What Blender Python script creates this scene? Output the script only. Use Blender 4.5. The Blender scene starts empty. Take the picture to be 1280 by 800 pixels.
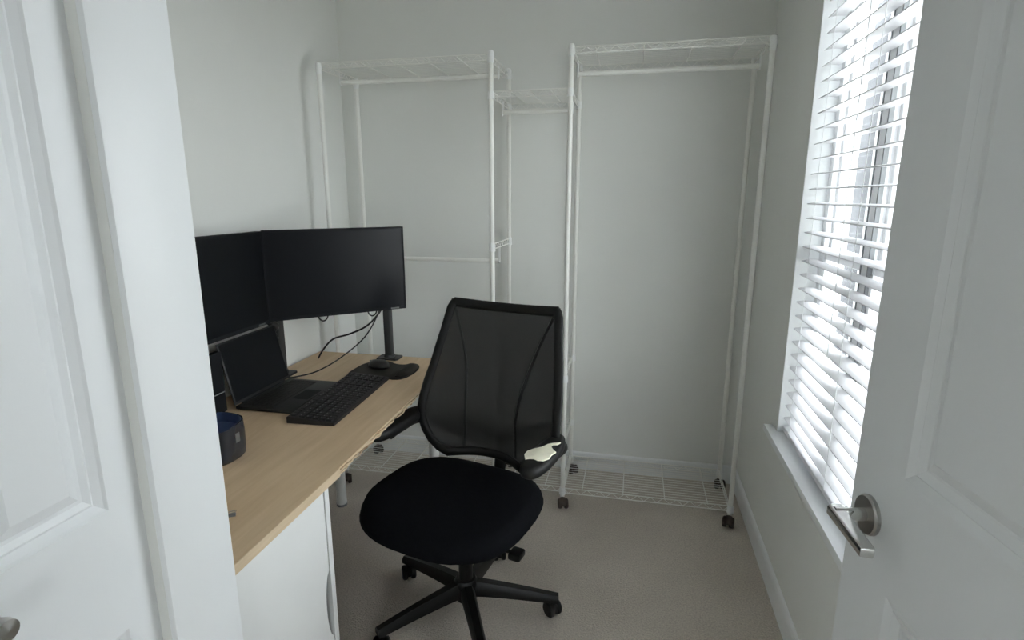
import bpy, bmesh, math, random
from math import sin, cos, pi, radians
from mathutils import Vector, Matrix

random.seed(7)
sc = bpy.context.scene
COL = sc.collection

# ------------------------------------------------------------------ camera
H = 1.55
PITCH = radians(12.45)
YAW = radians(12.17)
cam_d = bpy.data.cameras.new('camera')
cam = bpy.data.objects.new('camera', cam_d)
COL.objects.link(cam)
cam.location = (0, 0, H)
cam.rotation_euler = (pi / 2 - PITCH, 0, YAW)
cam_d.sensor_width = 36.0
cam_d.lens = 702.0 / 1280.0 * 36.0
cam_d.clip_start = 0.02
sc.camera = cam

# ------------------------------------------------------------------ sky, exposure
SKY = 11.5
w = bpy.data.worlds.new('overcast_sky')
sc.world = w
w.use_nodes = True
bgn = w.node_tree.nodes['Background']
bgn.inputs['Color'].default_value = (0.95, 0.97, 1.0, 1)
bgn.inputs['Strength'].default_value = SKY
sc.view_settings.view_transform = 'Standard'
sc.view_settings.look = 'None'
sc.view_settings.gamma = 1.0
sc.view_settings.use_curve_mapping = False
sc.view_settings.exposure = -0.08
sc.cycles.max_bounces = 14
sc.cycles.diffuse_bounces = 10
sc.cycles.transparent_max_bounces = 12
sc.cycles.sample_clamp_indirect = 8.0

# ------------------------------------------------------------------ materials
def new_mat(name):
    m = bpy.data.materials.new(name)
    m.use_nodes = True
    return m, m.node_tree.nodes, m.node_tree.links, m.node_tree.nodes['Principled BSDF']

def mat(name, col, rough=0.5, metal=0.0, spec=0.5, var=0.0, scale=8.0, bump=0.0, bscale=200.0, stretch=None, coat=0.0, sheen=0.0):
    m, N, L, b = new_mat(name)
    b.inputs['Base Color'].default_value = (*col, 1)
    b.inputs['Roughness'].default_value = rough
    b.inputs['Metallic'].default_value = metal
    b.inputs['Specular IOR Level'].default_value = spec
    b.inputs['Coat Weight'].default_value = coat
    b.inputs['Sheen Weight'].default_value = sheen
    tc = N.new('ShaderNodeTexCoord')
    vec = tc.outputs['Object']
    if stretch:
        mp = N.new('ShaderNodeMapping'); mp.inputs['Scale'].default_value = stretch
        L.new(vec, mp.inputs['Vector']); vec = mp.outputs['Vector']
    if var > 0:
        nz = N.new('ShaderNodeTexNoise'); nz.inputs['Scale'].default_value = scale
        nz.inputs['Detail'].default_value = 5
        L.new(vec, nz.inputs['Vector'])
        rp = N.new('ShaderNodeValToRGB')
        rp.color_ramp.elements[0].position = 0.3; rp.color_ramp.elements[1].position = 0.7
        rp.color_ramp.elements[0].color = (*[c * (1 - var) for c in col], 1)
        rp.color_ramp.elements[1].color = (*[min(1, c * (1 + var)) for c in col], 1)
        L.new(nz.outputs['Fac'], rp.inputs['Fac'])
        L.new(rp.outputs['Color'], b.inputs['Base Color'])
    if bump > 0:
        nb = N.new('ShaderNodeTexNoise'); nb.inputs['Scale'].default_value = bscale
        nb.inputs['Detail'].default_value = 3
        L.new(vec, nb.inputs['Vector'])
        bp = N.new('ShaderNodeBump'); bp.inputs['Strength'].default_value = bump
        bp.inputs['Distance'].default_value = 0.004
        L.new(nb.outputs['Fac'], bp.inputs['Height'])
        L.new(bp.outputs['Normal'], b.inputs['Normal'])
    return m

M = {}
M['wall'] = mat('wall_paint', (0.76, 0.77, 0.745), 0.85, spec=0.25, var=0.012, scale=2.5, bump=0.06, bscale=260)
M['hall'] = mat('hall_paint', (0.33, 0.325, 0.31), 0.85, spec=0.2, var=0.02, scale=2.5, bump=0.06, bscale=260)  # dark tone set so the unseen hall throws less light on the door
M['ceiling'] = mat('ceiling_paint', (0.82, 0.82, 0.80), 0.9, spec=0.2, bump=0.08, bscale=180)
M['trim'] = mat('trim_gloss_paint', (0.82, 0.84, 0.85), 0.38, spec=0.45, var=0.01, scale=4)
M['door'] = mat('door_paint', (0.80, 0.82, 0.835), 0.42, spec=0.4, var=0.01, scale=5, bump=0.03, bscale=90, stretch=(1, 1, .12))
M['rack'] = mat('rack_epoxy_white', (0.82, 0.82, 0.78), 0.35, spec=0.5, var=0.02, scale=12)
M['rackcap'] = mat('rack_plastic_white', (0.84, 0.85, 0.84), 0.45, var=0.02, scale=12)
M['black_plastic'] = mat('black_plastic', (0.008, 0.008, 0.008), 0.45, spec=0.25, var=0.1, scale=30)
M['caster'] = mat('caster_dark_brown', (0.040, 0.026, 0.019), 0.5, var=0.2, scale=40)
M['seat'] = mat('seat_fabric_black', (0.0055, 0.006, 0.0075), 0.9, spec=0.06, var=0.15, scale=60, bump=0.15, bscale=500)
M['base'] = mat('chair_base_black', (0.006, 0.006, 0.006), 0.4, spec=0.25, var=0.1, scale=20)
M['armpad'] = mat('arm_pad_black', (0.010, 0.010, 0.010), 0.5, spec=0.28, var=0.1, scale=30, bump=0.1, bscale=300)
M['foam'] = mat('arm_foam_cream', (0.95, 0.91, 0.74), 0.9, spec=0.1, var=0.06, scale=40, bump=0.25, bscale=220)
M['screen'] = mat('screen_glass_dark', (0.003, 0.004, 0.006), 0.30, spec=0.20, var=0.05, scale=2)
M['bezel'] = mat('monitor_black', (0.009, 0.010, 0.012), 0.6, spec=0.15, var=0.05, scale=20)
M['pole'] = mat('arm_charcoal', (0.035, 0.037, 0.038), 0.45, spec=0.4, var=0.08, scale=20)
M['laptop'] = mat('laptop_charcoal', (0.030, 0.031, 0.031), 0.45, metal=0.3, var=0.06, scale=15)
M['keys'] = mat('key_black', (0.012, 0.011, 0.011), 0.5, spec=0.4, var=0.1, scale=40)
M['keyboard'] = mat('keyboard_black', (0.014, 0.012, 0.011), 0.5, var=0.1, scale=30)
M['legend'] = mat('key_legend_grey', (0.30, 0.30, 0.30), 0.6, var=0.05, scale=30)
M['pad'] = mat('mouse_mat_black', (0.016, 0.013, 0.010), 0.7, spec=0.3, var=0.15, scale=40, bump=0.15, bscale=600)
M['mouse'] = mat('mouse_black', (0.010, 0.010, 0.010), 0.4, var=0.06, scale=30)
M['cable'] = mat('cable_black', (0.012, 0.012, 0.012), 0.5, var=0.05, scale=30)
M['cabinet'] = mat('cabinet_white', (0.80, 0.81, 0.80), 0.45, spec=0.4, var=0.015, scale=6)
M['inside'] = mat('cabinet_inside', (0.52, 0.53, 0.50), 0.6, var=0.02, scale=6)
M['chrome'] = mat('satin_chrome', (0.62, 0.62, 0.60), 0.16, metal=1.0, var=0.03, scale=20)
M['nickel'] = mat('satin_nickel', (0.46, 0.45, 0.43), 0.28, metal=1.0, var=0.04, scale=20)
M['caddy'] = mat('caddy_dark', (0.020, 0.024, 0.032), 0.22, spec=0.6, var=0.1, scale=20)
M['caddyblue'] = mat('caddy_blue_liner', (0.035, 0.055, 0.12), 0.35, var=0.15, scale=60)
M['label_grey'] = mat('grey_badge', (0.16, 0.165, 0.16), 0.4, metal=0.4, var=0.05, scale=30)
M['leg'] = mat('desk_leg_white', (0.74, 0.75, 0.73), 0.45, var=0.02, scale=12)
M['sash'] = mat('vinyl_white', (0.82, 0.83, 0.84), 0.4, var=0.01, scale=6)
M['gasket'] = mat('window_gasket', (0.22, 0.23, 0.24), 0.5, var=0.05, scale=20)
M['cord'] = mat('blind_cord', (0.70, 0.71, 0.72), 0.7, var=0.03, scale=30)
M['siding'] = mat('siding_grey', (0.105, 0.108, 0.118), 0.7, var=0.05, scale=3)
M['house'] = mat('house_render', (0.12, 0.117, 0.115), 0.8, var=0.05, scale=2)
M['roof'] = mat('roof_shingle', (0.04, 0.04, 0.045), 0.85, var=0.2, scale=12, bump=0.3, bscale=40)
M['hwin'] = mat('house_window_dark', (0.02, 0.024, 0.028), 0.15, var=0.1, scale=3)
M['fence'] = mat('fence_board', (0.10, 0.09, 0.08), 0.8, var=0.12, scale=6, stretch=(6, 6, .6))
M['lawn'] = mat('lawn_green', (0.065, 0.085, 0.014), 0.9, var=0.25, scale=5, bump=0.5, bscale=60)
M['concrete'] = mat('concrete_path', (0.55, 0.54, 0.52), 0.9, var=0.08, scale=4, bump=0.2, bscale=60)
M['foliage'] = mat('foliage_green', (0.06, 0.11, 0.025), 0.8, var=0.35, scale=9, bump=0.4, bscale=50)
M['bark'] = mat('bark', (0.10, 0.075, 0.05), 0.9, var=0.25, scale=20)

def carpet_mat():
    m, N, L, b = new_mat('carpet_beige')
    b.inputs['Roughness'].default_value = 0.95
    b.inputs['Specular IOR Level'].default_value = 0.1
    b.inputs['Sheen Weight'].default_value = 0.15
    tc = N.new('ShaderNodeTexCoord')
    n1 = N.new('ShaderNodeTexNoise'); n1.inputs['Scale'].default_value = 2.2; n1.inputs['Detail'].default_value = 4
    n2 = N.new('ShaderNodeTexNoise'); n2.inputs['Scale'].default_value = 160; n2.inputs['Detail'].default_value = 3
    for n in (n1, n2): L.new(tc.outputs['Object'], n.inputs['Vector'])
    r1 = N.new('ShaderNodeValToRGB')
    r1.color_ramp.elements[0].position = .3; r1.color_ramp.elements[1].position = .72
    r1.color_ramp.elements[0].color = (0.52, 0.465, 0.40, 1)
    r1.color_ramp.elements[1].color = (0.62, 0.56, 0.49, 1)
    L.new(n1.outputs['Fac'], r1.inputs['Fac'])
    r2 = N.new('ShaderNodeValToRGB')
    r2.color_ramp.elements[0].position = .3; r2.color_ramp.elements[1].position = .7
    r2.color_ramp.elements[0].color = (.78, .78, .78, 1); r2.color_ramp.elements[1].color = (1.12, 1.12, 1.12, 1)
    L.new(n2.outputs['Fac'], r2.inputs['Fac'])
    mx = N.new('ShaderNodeMix'); mx.data_type = 'RGBA'; mx.blend_type = 'MULTIPLY'
    mx.inputs['Factor'].default_value = 1.0
    L.new(r1.outputs['Color'], mx.inputs['A']); L.new(r2.outputs['Color'], mx.inputs['B'])
    L.new(mx.outputs['Result'], b.inputs['Base Color'])
    bp = N.new('ShaderNodeBump'); bp.inputs['Strength'].default_value = .7; bp.inputs['Distance'].default_value = .006
    L.new(n2.outputs['Fac'], bp.inputs['Height']); L.new(bp.outputs['Normal'], b.inputs['Normal'])
    return m
M['carpet'] = carpet_mat()

def wood_mat(name, c0, c1, rough=.55, sc_=(14, 1.2, 14)):
    m, N, L, b = new_mat(name)
    b.inputs['Roughness'].default_value = rough
    b.inputs['Specular IOR Level'].default_value = .3
    tc = N.new('ShaderNodeTexCoord')
    mp = N.new('ShaderNodeMapping'); mp.inputs['Scale'].default_value = sc_
    L.new(tc.outputs['Object'], mp.inputs['Vector'])
    nz = N.new('ShaderNodeTexNoise'); nz.inputs['Scale'].default_value = 1.6
    nz.inputs['Detail'].default_value = 8; nz.inputs['Roughness'].default_value = .62; nz.inputs['Distortion'].default_value = .5
    L.new(mp.outputs['Vector'], nz.inputs['Vector'])
    rp = N.new('ShaderNodeValToRGB')
    rp.color_ramp.elements[0].position = .32; rp.color_ramp.elements[1].position = .68
    rp.color_ramp.elements[0].color = (*c0, 1); rp.color_ramp.elements[1].color = (*c1, 1)
    L.new(nz.outputs['Fac'], rp.inputs['Fac']); L.new(rp.outputs['Color'], b.inputs['Base Color'])
    bp = N.new('ShaderNodeBump'); bp.inputs['Strength'].default_value = .08; bp.inputs['Distance'].default_value = .002
    L.new(nz.outputs['Fac'], bp.inputs['Height']); L.new(bp.outputs['Normal'], b.inputs['Normal'])
    return m
M['ply_top'] = wood_mat('plywood_face', (0.56, 0.405, 0.255), (0.67, 0.51, 0.34))
M['ply_light'] = wood_mat('plywood_light_layer', (0.56, 0.44, 0.29), (0.66, 0.53, 0.37), sc_=(20, 3, 60))
M['ply_dark'] = wood_mat('plywood_dark_layer', (0.22, 0.145, 0.08), (0.33, 0.22, 0.13), sc_=(20, 3, 60))

def mesh_fabric():
    m, N, L, b = new_mat('chair_mesh_fabric')
    b.inputs['Base Color'].default_value = (0.009, 0.009, 0.009, 1)
    b.inputs['Roughness'].default_value = .6
    out = N['Material Output']
    tr = N.new('ShaderNodeBsdfTransparent')
    mx = N.new('ShaderNodeMixShader')
    tc = N.new('ShaderNodeTexCoord')
    wv = N.new('ShaderNodeTexWave'); wv.inputs['Scale'].default_value = 60; wv.inputs['Distortion'].default_value = .3
    L.new(tc.outputs['Object'], wv.inputs['Vector'])
    mr = N.new('ShaderNodeMapRange'); mr.inputs['To Min'].default_value = .935; mr.inputs['To Max'].default_value = .98
    L.new(wv.outputs['Fac'], mr.inputs['Value'])
    L.new(mr.outputs['Result'], mx.inputs['Fac'])
    L.new(tr.outputs[0], mx.inputs[1]); L.new(b.outputs[0], mx.inputs[2])
    L.new(mx.outputs[0], out.inputs['Surface'])
    return m
M['mesh'] = mesh_fabric()

def slat_mat():
    m, N, L, b = new_mat('blind_slat_white')
    b.inputs['Base Color'].default_value = (0.72, 0.72, 0.735, 1)
    b.inputs['Roughness'].default_value = .45
    tl = N.new('ShaderNodeBsdfTranslucent'); tl.inputs['Color'].default_value = (.85, .85, .88, 1)
    mx = N.new('ShaderNodeMixShader'); mx.inputs['Fac'].default_value = .18
    tc = N.new('ShaderNodeTexCoord')
    nz = N.new('ShaderNodeTexNoise'); nz.inputs['Scale'].default_value = 30
    L.new(tc.outputs['Object'], nz.inputs['Vector'])
    mr = N.new('ShaderNodeMapRange'); mr.inputs['To Min'].default_value = .40; mr.inputs['To Max'].default_value = .50
    L.new(nz.outputs['Fac'], mr.inputs['Value']); L.new(mr.outputs['Result'], b.inputs['Roughness'])
    L.new(b.outputs[0], mx.inputs[1]); L.new(tl.outputs[0], mx.inputs[2])
    L.new(mx.outputs[0], N['Material Output'].inputs['Surface'])
    return m
M['slat'] = slat_mat()

def glass_mat():
    m, N, L, b = new_mat('window_glass')
    tr = N.new('ShaderNodeBsdfTransparent'); tr.inputs['Color'].default_value = (.94, .96, .96, 1)
    gl = N.new('ShaderNodeBsdfGlossy'); gl.inputs['Roughness'].default_value = .02
    lw = N.new('ShaderNodeLayerWeight'); lw.inputs['Blend'].default_value = .5
    pw = N.new('ShaderNodeMath'); pw.operation = 'POWER'; pw.inputs[1].default_value = 5.0
    ma = N.new('ShaderNodeMath'); ma.operation = 'MULTIPLY_ADD'; ma.inputs[1].default_value = .45; ma.inputs[2].default_value = .02
    L.new(lw.outputs['Facing'], pw.inputs[0]); L.new(pw.outputs[0], ma.inputs[0])
    mx = N.new('ShaderNodeMixShader')
    L.new(ma.outputs[0], mx.inputs['Fac']); L.new(tr.outputs[0], mx.inputs[1]); L.new(gl.outputs[0], mx.inputs[2])
    L.new(mx.outputs[0], N['Material Output'].inputs['Surface'])
    return m
M['glass'] = glass_mat()

# ------------------------------------------------------------------ helpers
def link(name, bm, m, parent=None, loc=None, smooth=None):
    me = bpy.data.meshes.new(name)
    bmesh.ops.recalc_face_normals(bm, faces=bm.faces[:])
    bm.to_mesh(me); bm.free()
    o = bpy.data.objects.new(name, me)
    COL.objects.link(o)
    me.materials.append(M[m] if isinstance(m, str) else m)
    if smooth is not None:
        me.shade_smooth()
        me.set_sharp_from_angle(angle=radians(smooth))
    if parent is not None: o.parent = parent
    if loc is not None: o.location = loc
    return o

def empty(name, loc=(0, 0, 0), rz=0.0):
    o = bpy.data.objects.new(name, None)
    COL.objects.link(o)
    o.location = loc; o.rotation_euler = (0, 0, rz)
    o.empty_display_size = .1
    return o

def tag(o, label, cat, group=None):
    o['label'] = label; o['category'] = cat
    if group: o['group'] = group
    return o

def struct(o, label=None, cat=None):
    o['kind'] = 'structure'
    if label: o['label'] = label
    if cat: o['category'] = cat
    return o

def bx(bm, x0, x1, y0, y1, z0, z1, bev=0.0, seg=2):
    r = bmesh.ops.create_cube(bm, size=1.0)
    vs = r['verts']
    for v in vs:
        v.co = Vector(((x0 + x1) / 2 + v.co.x * (x1 - x0), (y0 + y1) / 2 + v.co.y * (y1 - y0), (z0 + z1) / 2 + v.co.z * (z1 - z0)))
    if bev > 0:
        es = list({e for v in vs for e in v.link_edges})
        bmesh.ops.bevel(bm, geom=es, offset=bev, segments=seg, affect='EDGES', profile=.5)
    return bm

def box(x0, x1, y0, y1, z0, z1, bev=0.0, seg=2):
    return bx(bmesh.new(), x0, x1, y0, y1, z0, z1, bev, seg)

def frames(pts):
    P = [Vector(p) for p in pts]
    n = len(P); T = []
    for i in range(n):
        a = P[max(i - 1, 0)]; b = P[min(i + 1, n - 1)]
        t = (b - a); T.append(t.normalized() if t.length > 1e-9 else Vector((0, 0, 1)))
    up = Vector((0, 0, 1)) if abs(T[0].z) < .9 else Vector((1, 0, 0))
    nrm = (up - T[0] * up.dot(T[0])).normalized()
    out = []
    for i in range(n):
        nrm = nrm - T[i] * nrm.dot(T[i])
        nrm.normalize()
        out.append((P[i], nrm.copy(), T[i].cross(nrm)))
    return out

def tube(bm, pts, r, seg=8, closed=False, caps=True):
    """round tube through pts; r is a number or a list"""
    P = list(pts)
    if closed: P = P + [P[0]]
    fr = frames(P)
    if closed:  # same first frame at the seam
        fr[-1] = (fr[0][0], fr[-1][1], fr[-1][2])
    rings = []
    cnt = len(P)
    for i, (p, a, b) in enumerate(fr):
        rr = r[min(i, len(r) - 1)] if isinstance(r, (list, tuple)) else r
        rings.append([bm.verts.new(p + a * (rr * cos(2 * pi * k / seg)) + b * (rr * sin(2 * pi * k / seg))) for k in range(seg)])
    for i in range(cnt - 1):
        for k in range(seg):
            bm.faces.new((rings[i][k], rings[i][(k + 1) % seg], rings[i + 1][(k + 1) % seg], rings[i + 1][k]))
    if caps:
        bm.faces.new(rings[0][::-1]); bm.faces.new(rings[-1])
    return bm

def loft(bm, rings, cap0=True, cap1=True):
    R = [[bm.verts.new(p) for p in ring] for ring in rings]
    n = len(R[0])
    for i in range(len(R) - 1):
        for k in range(n):
            bm.faces.new((R[i][k], R[i][(k + 1) % n], R[i + 1][(k + 1) % n], R[i + 1][k]))
    if cap0: bm.faces.new(R[0][::-1])
    if cap1: bm.faces.new(R[-1])
    return bm

def lathe(bm, prof, c=(0, 0, 0), seg=24, axis='z'):
    """prof: list of (r, h) along the axis"""
    rings = []
    for r, h in prof:
        ring = []
        for k in range(seg):
            a = 2 * pi * k / seg
            p = (r * cos(a), r * sin(a), h)
            if axis == 'x': p = (h, r * cos(a), r * sin(a))
            if axis == 'y': p = (r * sin(a), h, r * cos(a))
            ring.append(Vector(p) + Vector(c))
        rings.append(ring)
    return loft(bm, rings)

def prism(bm, poly, z0, z1, bev=0.0, seg=2):
    """poly: (x, y) outline, extruded in z"""
    a = [bm.verts.new((x, y, z0)) for x, y in poly]
    b = [bm.verts.new((x, y, z1)) for x, y in poly]
    n = len(poly)
    fs = [bm.faces.new(a[::-1]), bm.faces.new(b)]
    for k in range(n):
        fs.append(bm.faces.new((a[k], a[(k + 1) % n], b[(k + 1) % n], b[k])))
    if bev > 0:
        es = list({e for f in fs[:2] for e in f.edges})
        bmesh.ops.bevel(bm, geom=es, offset=bev, segments=seg, affect='EDGES', profile=.5)
    return bm

def smooth_path(pts, n=8):
    """Catmull-Rom through pts"""
    P = [Vector(p) for p in pts]
    P = [P[0] * 2 - P[1]] + P + [P[-1] * 2 - P[-2]]
    out = []
    for i in range(1, len(P) - 2):
        for k in range(n):
            t = k / n
            a, b, c, d = P[i - 1], P[i], P[i + 1], P[i + 2]
            out.append(.5 * ((2 * b) + (c - a) * t + (2 * a - 5 * b + 4 * c - d) * t * t + (3 * b - a - 3 * c + d) * t ** 3))
    out.append(P[-2])
    return out

def xform(bm, mtx):
    bmesh.ops.transform(bm, matrix=mtx, verts=bm.verts[:])
    return bm

# ------------------------------------------------------------------ the room
XL, XR, YB, ZC = -1.62, 0.60, 3.03, 2.62       # left wall, right wall, back wall, ceiling
YF0, YF1 = 0.16, 0.275                          # wall between the hall and the room
XH0, XH1, YH = -0.78, 2.30, -2.30               # hall
WT = 0.17                                       # outer wall thickness
WY0, WY1, WZ0, WZ1 = 1.18, 2.30, 0.615, 2.30    # window opening in the right wall

struct(link('floor', prism(bmesh.new(), [(XL - .15, YH - .15), (XH1 + .15, YH - .15), (XH1 + .15, YF0 + .02), (XR + WT, YF0 + .02), (XR + WT, YB + .15), (XL - .15, YB + .15)], -.12, 0), 'carpet'),
       'beige cut pile carpet covering the floor', 'floor')
struct(link('ceiling', prism(bmesh.new(), [(XL - .15, YH - .15), (XH1 + .15, YH - .15), (XH1 + .15, YF0 + .02), (XR + WT, YF0 + .02), (XR + WT, YB + .15), (XL - .15, YB + .15)], ZC, ZC + .12), 'ceiling'),
       'flat white painted ceiling', 'ceiling')
struct(link('wall_back', box(XL - .15, XR + WT, YB, YB + .15, 0, ZC), 'wall'), 'plain pale grey wall behind the garment rack', 'wall')
struct(link('wall_left', box(XL - .15, XL, 0.885 - .115, YB, 0, ZC), 'wall'), 'plain pale grey wall behind the desk and screens', 'wall')
b = bmesh.new()   # right wall round the window opening
bx(b, XR, XR + WT, YF0, WY0, 0, ZC); bx(b, XR, XR + WT, WY1, YB, 0, ZC)
bx(b, XR, XR + WT, WY0, WY1, 0, WZ0); bx(b, XR, XR + WT, WY0, WY1, WZ1, ZC)
struct(link('wall_right', b, 'wall'), 'pale grey wall holding the window', 'wall')
# wall between the hall and the room, with the entrance opening
b = bmesh.new()
bx(b, 0.565, XH1, YF0, YF1, 0, ZC); bx(b, XH0, 0.565, YF0, YF1, 2.14, ZC)
struct(link('wall_front', b, 'wall'), 'pale wall above and beside the entrance', 'wall')
# closet front and end walls
b = bmesh.new()
bx(b, XH0 - .115, XH0, YH, -.02, 0, ZC); bx(b, XH0 - .115, XH0, -.02, .726, 2.14, ZC); bx(b, XH0 - .115, XH0 - .012, .726, .885, 0, ZC)
bx(b, XL, XH0 - .115, .885 - .115, .885, 0, ZC)
struct(link('wall_closet', b, 'wall'), 'closet wall that ends beside the desk', 'wall')
# hall
RX0, RX1, RZ0, RZ1 = .45, 1.20, .30, 2.10      # unseen hall window, added so daylight reaches the back wall
b = bmesh.new()
bx(b, XH0 - .115, RX0, YH - .15, YH, 0, ZC); bx(b, RX1, XH1 + .15, YH - .15, YH, 0, ZC)
bx(b, RX0, RX1, YH - .15, YH, 0, RZ0); bx(b, RX0, RX1, YH - .15, YH, RZ1, ZC)
struct(link('wall_hall_rear', b, 'hall'), 'hall wall opposite the entrance, with an added window', 'wall')
struct(link('wall_hall_right', box(XH1, XH1 + .15, YH, YF1, 0, ZC), 'hall'), 'plain hall wall beside the entrance', 'wall')

def window_unit(name, x, y0, y1, z0, z1, mull, zr, label):
    """frame in the plane X = x .. x+.07; mull = list of (y0, y1) uprights, zr = meeting rail height"""
    root = struct(empty(name, (x, (y0 + y1) / 2, z0)), label, 'window')
    f = .04
    def P(nm, a, bq, c, d, m='sash', x0=0.0, x1=.042, bev=.004, par=root):
        yc = (y0 + y1) / 2
        return link(nm, box(x0, x1, a - yc, bq - yc, c - z0, d - z0, bev), m, par)
    P('window_frame', y0, y0 + f, z0, z1); P('window_frame', y1 - f, y1, z0, z1)
    P('window_frame', y0, y1, z1 - f, z1); P('window_frame', y0, y1, z0, z0 + f)
    edges = [y0 + f] + [v for mu in mull for v in mu] + [y1 - f]
    for a, c in mull:
        mo = P('mullion', a, c, z0 + f, z1 - f, x0=-.004, x1=.046)
        for yy in (a, c):
            P('gasket', yy - .004, yy + .004, z0 + f, z1 - f, 'gasket', -.006, .006, 0.0, mo)
    for i in range(0, len(edges), 2):
        a, c = sorted((edges[i], edges[i + 1]))
        P('meeting_rail', a, c, zr - .022, zr + .022, x0=.006, x1=.036)
        for (q0, q1, xx) in ((z0 + f, zr - .02, .012), (zr + .02, z1 - f, .029)):
            s = P('sash', a, a + .022, q0, q1, x0=xx - .009, x1=xx + .009)
            P('sash', c - .022, c, q0, q1, x0=xx - .009, x1=xx + .009)
            P('pane', a + .02, c - .02, q0 + .0, q1, 'glass', xx - .002, xx + .002, 0.0)
    return root
window_unit('window_1', XR + .080, WY0, WY1, WZ0, WZ1, [(1.825, 1.880)], 1.345, 'white vinyl sash window behind the slatted blind')
wr = window_unit('window_added', 0, RX0, RX1, RZ0, RZ1, [], 1.42, 'white sash window added in the unseen hall to light the back wall')
wr.location = ((RX0 + RX1) / 2, YH - .06, RZ0); wr.rotation_euler = (0, 0, -pi / 2)
# window sill with horns (proud board), apron below
b = bmesh.new()
prism(b, [(XR - .035, WY0 - .10), (XR - .035, WY1 + .075), (XR, WY1 + .075), (XR, WY1), (XR + .105, WY1), (XR + .105, WY0), (XR, WY0), (XR, WY0 - .10)], WZ0 - .024, WZ0 + .006, .004)
struct(link('trim_1', b, 'trim', smooth=40), 'white window sill board below the blind', 'window sill')
# painted lining of the window recess
b = bmesh.new()
bx(b, XR + .001, XR + .105, WY1 - .004, WY1 + .006, WZ0 + .006, WZ1); bx(b, XR + .001, XR + .105, WY0 - .006, WY0 + .004, WZ0 + .006, WZ1)
bx(b, XR + .001, XR + .105, WY0, WY1, WZ1 - .004, WZ1 + .006)
struct(link('trim_2', b, 'trim'), 'white lining of the window recess', 'window lining')

# baseboards with a small chamfered top
def baseboard(name, p0, p1, nrm, label):
    """p0 -> p1 along the wall; nrm points into the room"""
    d = Vector((p1[0] - p0[0], p1[1] - p0[1], 0)); n = Vector((*nrm, 0))
    prof = [(0, 0), (.014, 0), (.014, .085), (.010, .098), (.004, .104), (0, .104)]
    bm = bmesh.new()
    loft(bm, [[Vector((*q, 0)) + n * a + Vector((0, 0, z)) for a, z in prof] for q in (p0, p1)])
    return struct(link(name, bm, 'trim'), label, 'baseboard')
baseboard('baseboard_right', (XR, YF1), (XR, YB - .014), (-1, 0), 'white baseboard under the window')
baseboard('baseboard_back', (XL + .014, YB), (XR, YB), (0, -1), 'white baseboard behind the garment rack')
baseboard('baseboard_left', (XL, .886), (XL, YB - .0), (1, 0), 'white baseboard behind the desk')

# ------------------------------------------------------------------ panelled doors
def door_slab(bm, wd, ht, th, panels, prof):
    """slab in local u (x), thickness -th..0 (y), z; panels = (u0,u1,z0,z1); both faces get the moulding.
    prof: list of (inset, depth)"""
    us = sorted({0, wd, *[p[0] for p in panels], *[p[1] for p in panels]})
    zs = sorted({0, ht, *[p[2] for p in panels], *[p[3] for p in panels]})
    for side in (0, 1):
        y0 = 0 if side == 0 else -th
        sg = -1 if side == 0 else 1
        for i in range(len(us) - 1):
            for j in range(len(zs) - 1):
                a, c, d, e = us[i], us[i + 1], zs[j], zs[j + 1]
                if any(p[0] <= a and c <= p[1] and p[2] <= d and e <= p[3] for p in panels): continue
                bm.faces.new([bm.verts.new(v) for v in ((a, y0, d), (c, y0, d), (c, y0, e), (a, y0, e))])
        for (a, c, d, e) in panels:
            loops = []
            for ins, dep in prof:
                yy = y0 + sg * dep
                loops.append([bm.verts.new(v) for v in ((a + ins, yy, d + ins), (c - ins, yy, d + ins), (c - ins, yy, e - ins), (a + ins, yy, e - ins))])
            for q in range(len(loops) - 1):
                for k in range(4):
                    bm.faces.new((loops[q][k], loops[q][(k + 1) % 4], loops[q + 1][(k + 1) % 4], loops[q + 1][k]))
            bm.faces.new(loops[-1])
    for quad in (((0, 0, 0), (0, -th, 0), (0, -th, ht), (0, 0, ht)), ((wd, 0, 0), (wd, -th, 0), (wd, -th, ht), (wd, 0, ht)),
                 ((0, 0, 0), (wd, 0, 0), (wd, -th, 0), (0, -th, 0)), ((0, 0, ht), (wd, 0, ht), (wd, -th, ht), (0, -th, ht))):
        bm.faces.new([bm.verts.new(v) for v in quad])
    bmesh.ops.remove_doubles(bm, verts=bm.verts[:], dist=1e-5)
    return bm

PROF = [(0, 0), (.014, .005), (.016, .004), (.029, .010), (.033, .010), (.052, .002)]
# entrance door, swung open: local u from the free edge (0) to the hinge, visible face at y = 0
TH = radians(7.3)
dv = Vector((sin(TH), -cos(TH), 0)); nv = Vector((-cos(TH), -sin(TH), 0))
d1 = struct(empty('door_1', (.408, 1.035, 0)), 'open white panelled door with a chrome lever handle', 'door')
m3 = Matrix((( dv.x, nv.x, 0, 0), (dv.y, nv.y, 0, 0), (0, 0, 1, 0), (0, 0, 0, 1)))
d1.matrix_world = Matrix.Translation((.408, 1.035, 0)) @ m3
DW = .765
M['door_shaded'] = mat('door_paint_shaded', (0.62, 0.64, 0.645), 0.42, spec=0.4, var=0.01, scale=5, bump=0.03, bscale=90, stretch=(1, 1, .12))  # same paint as the closet door, with its shade put into the colour
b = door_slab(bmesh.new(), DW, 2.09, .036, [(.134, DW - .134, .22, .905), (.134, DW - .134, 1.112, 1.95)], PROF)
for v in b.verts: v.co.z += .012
link('door_leaf', b, 'door_shaded', d1)
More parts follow.
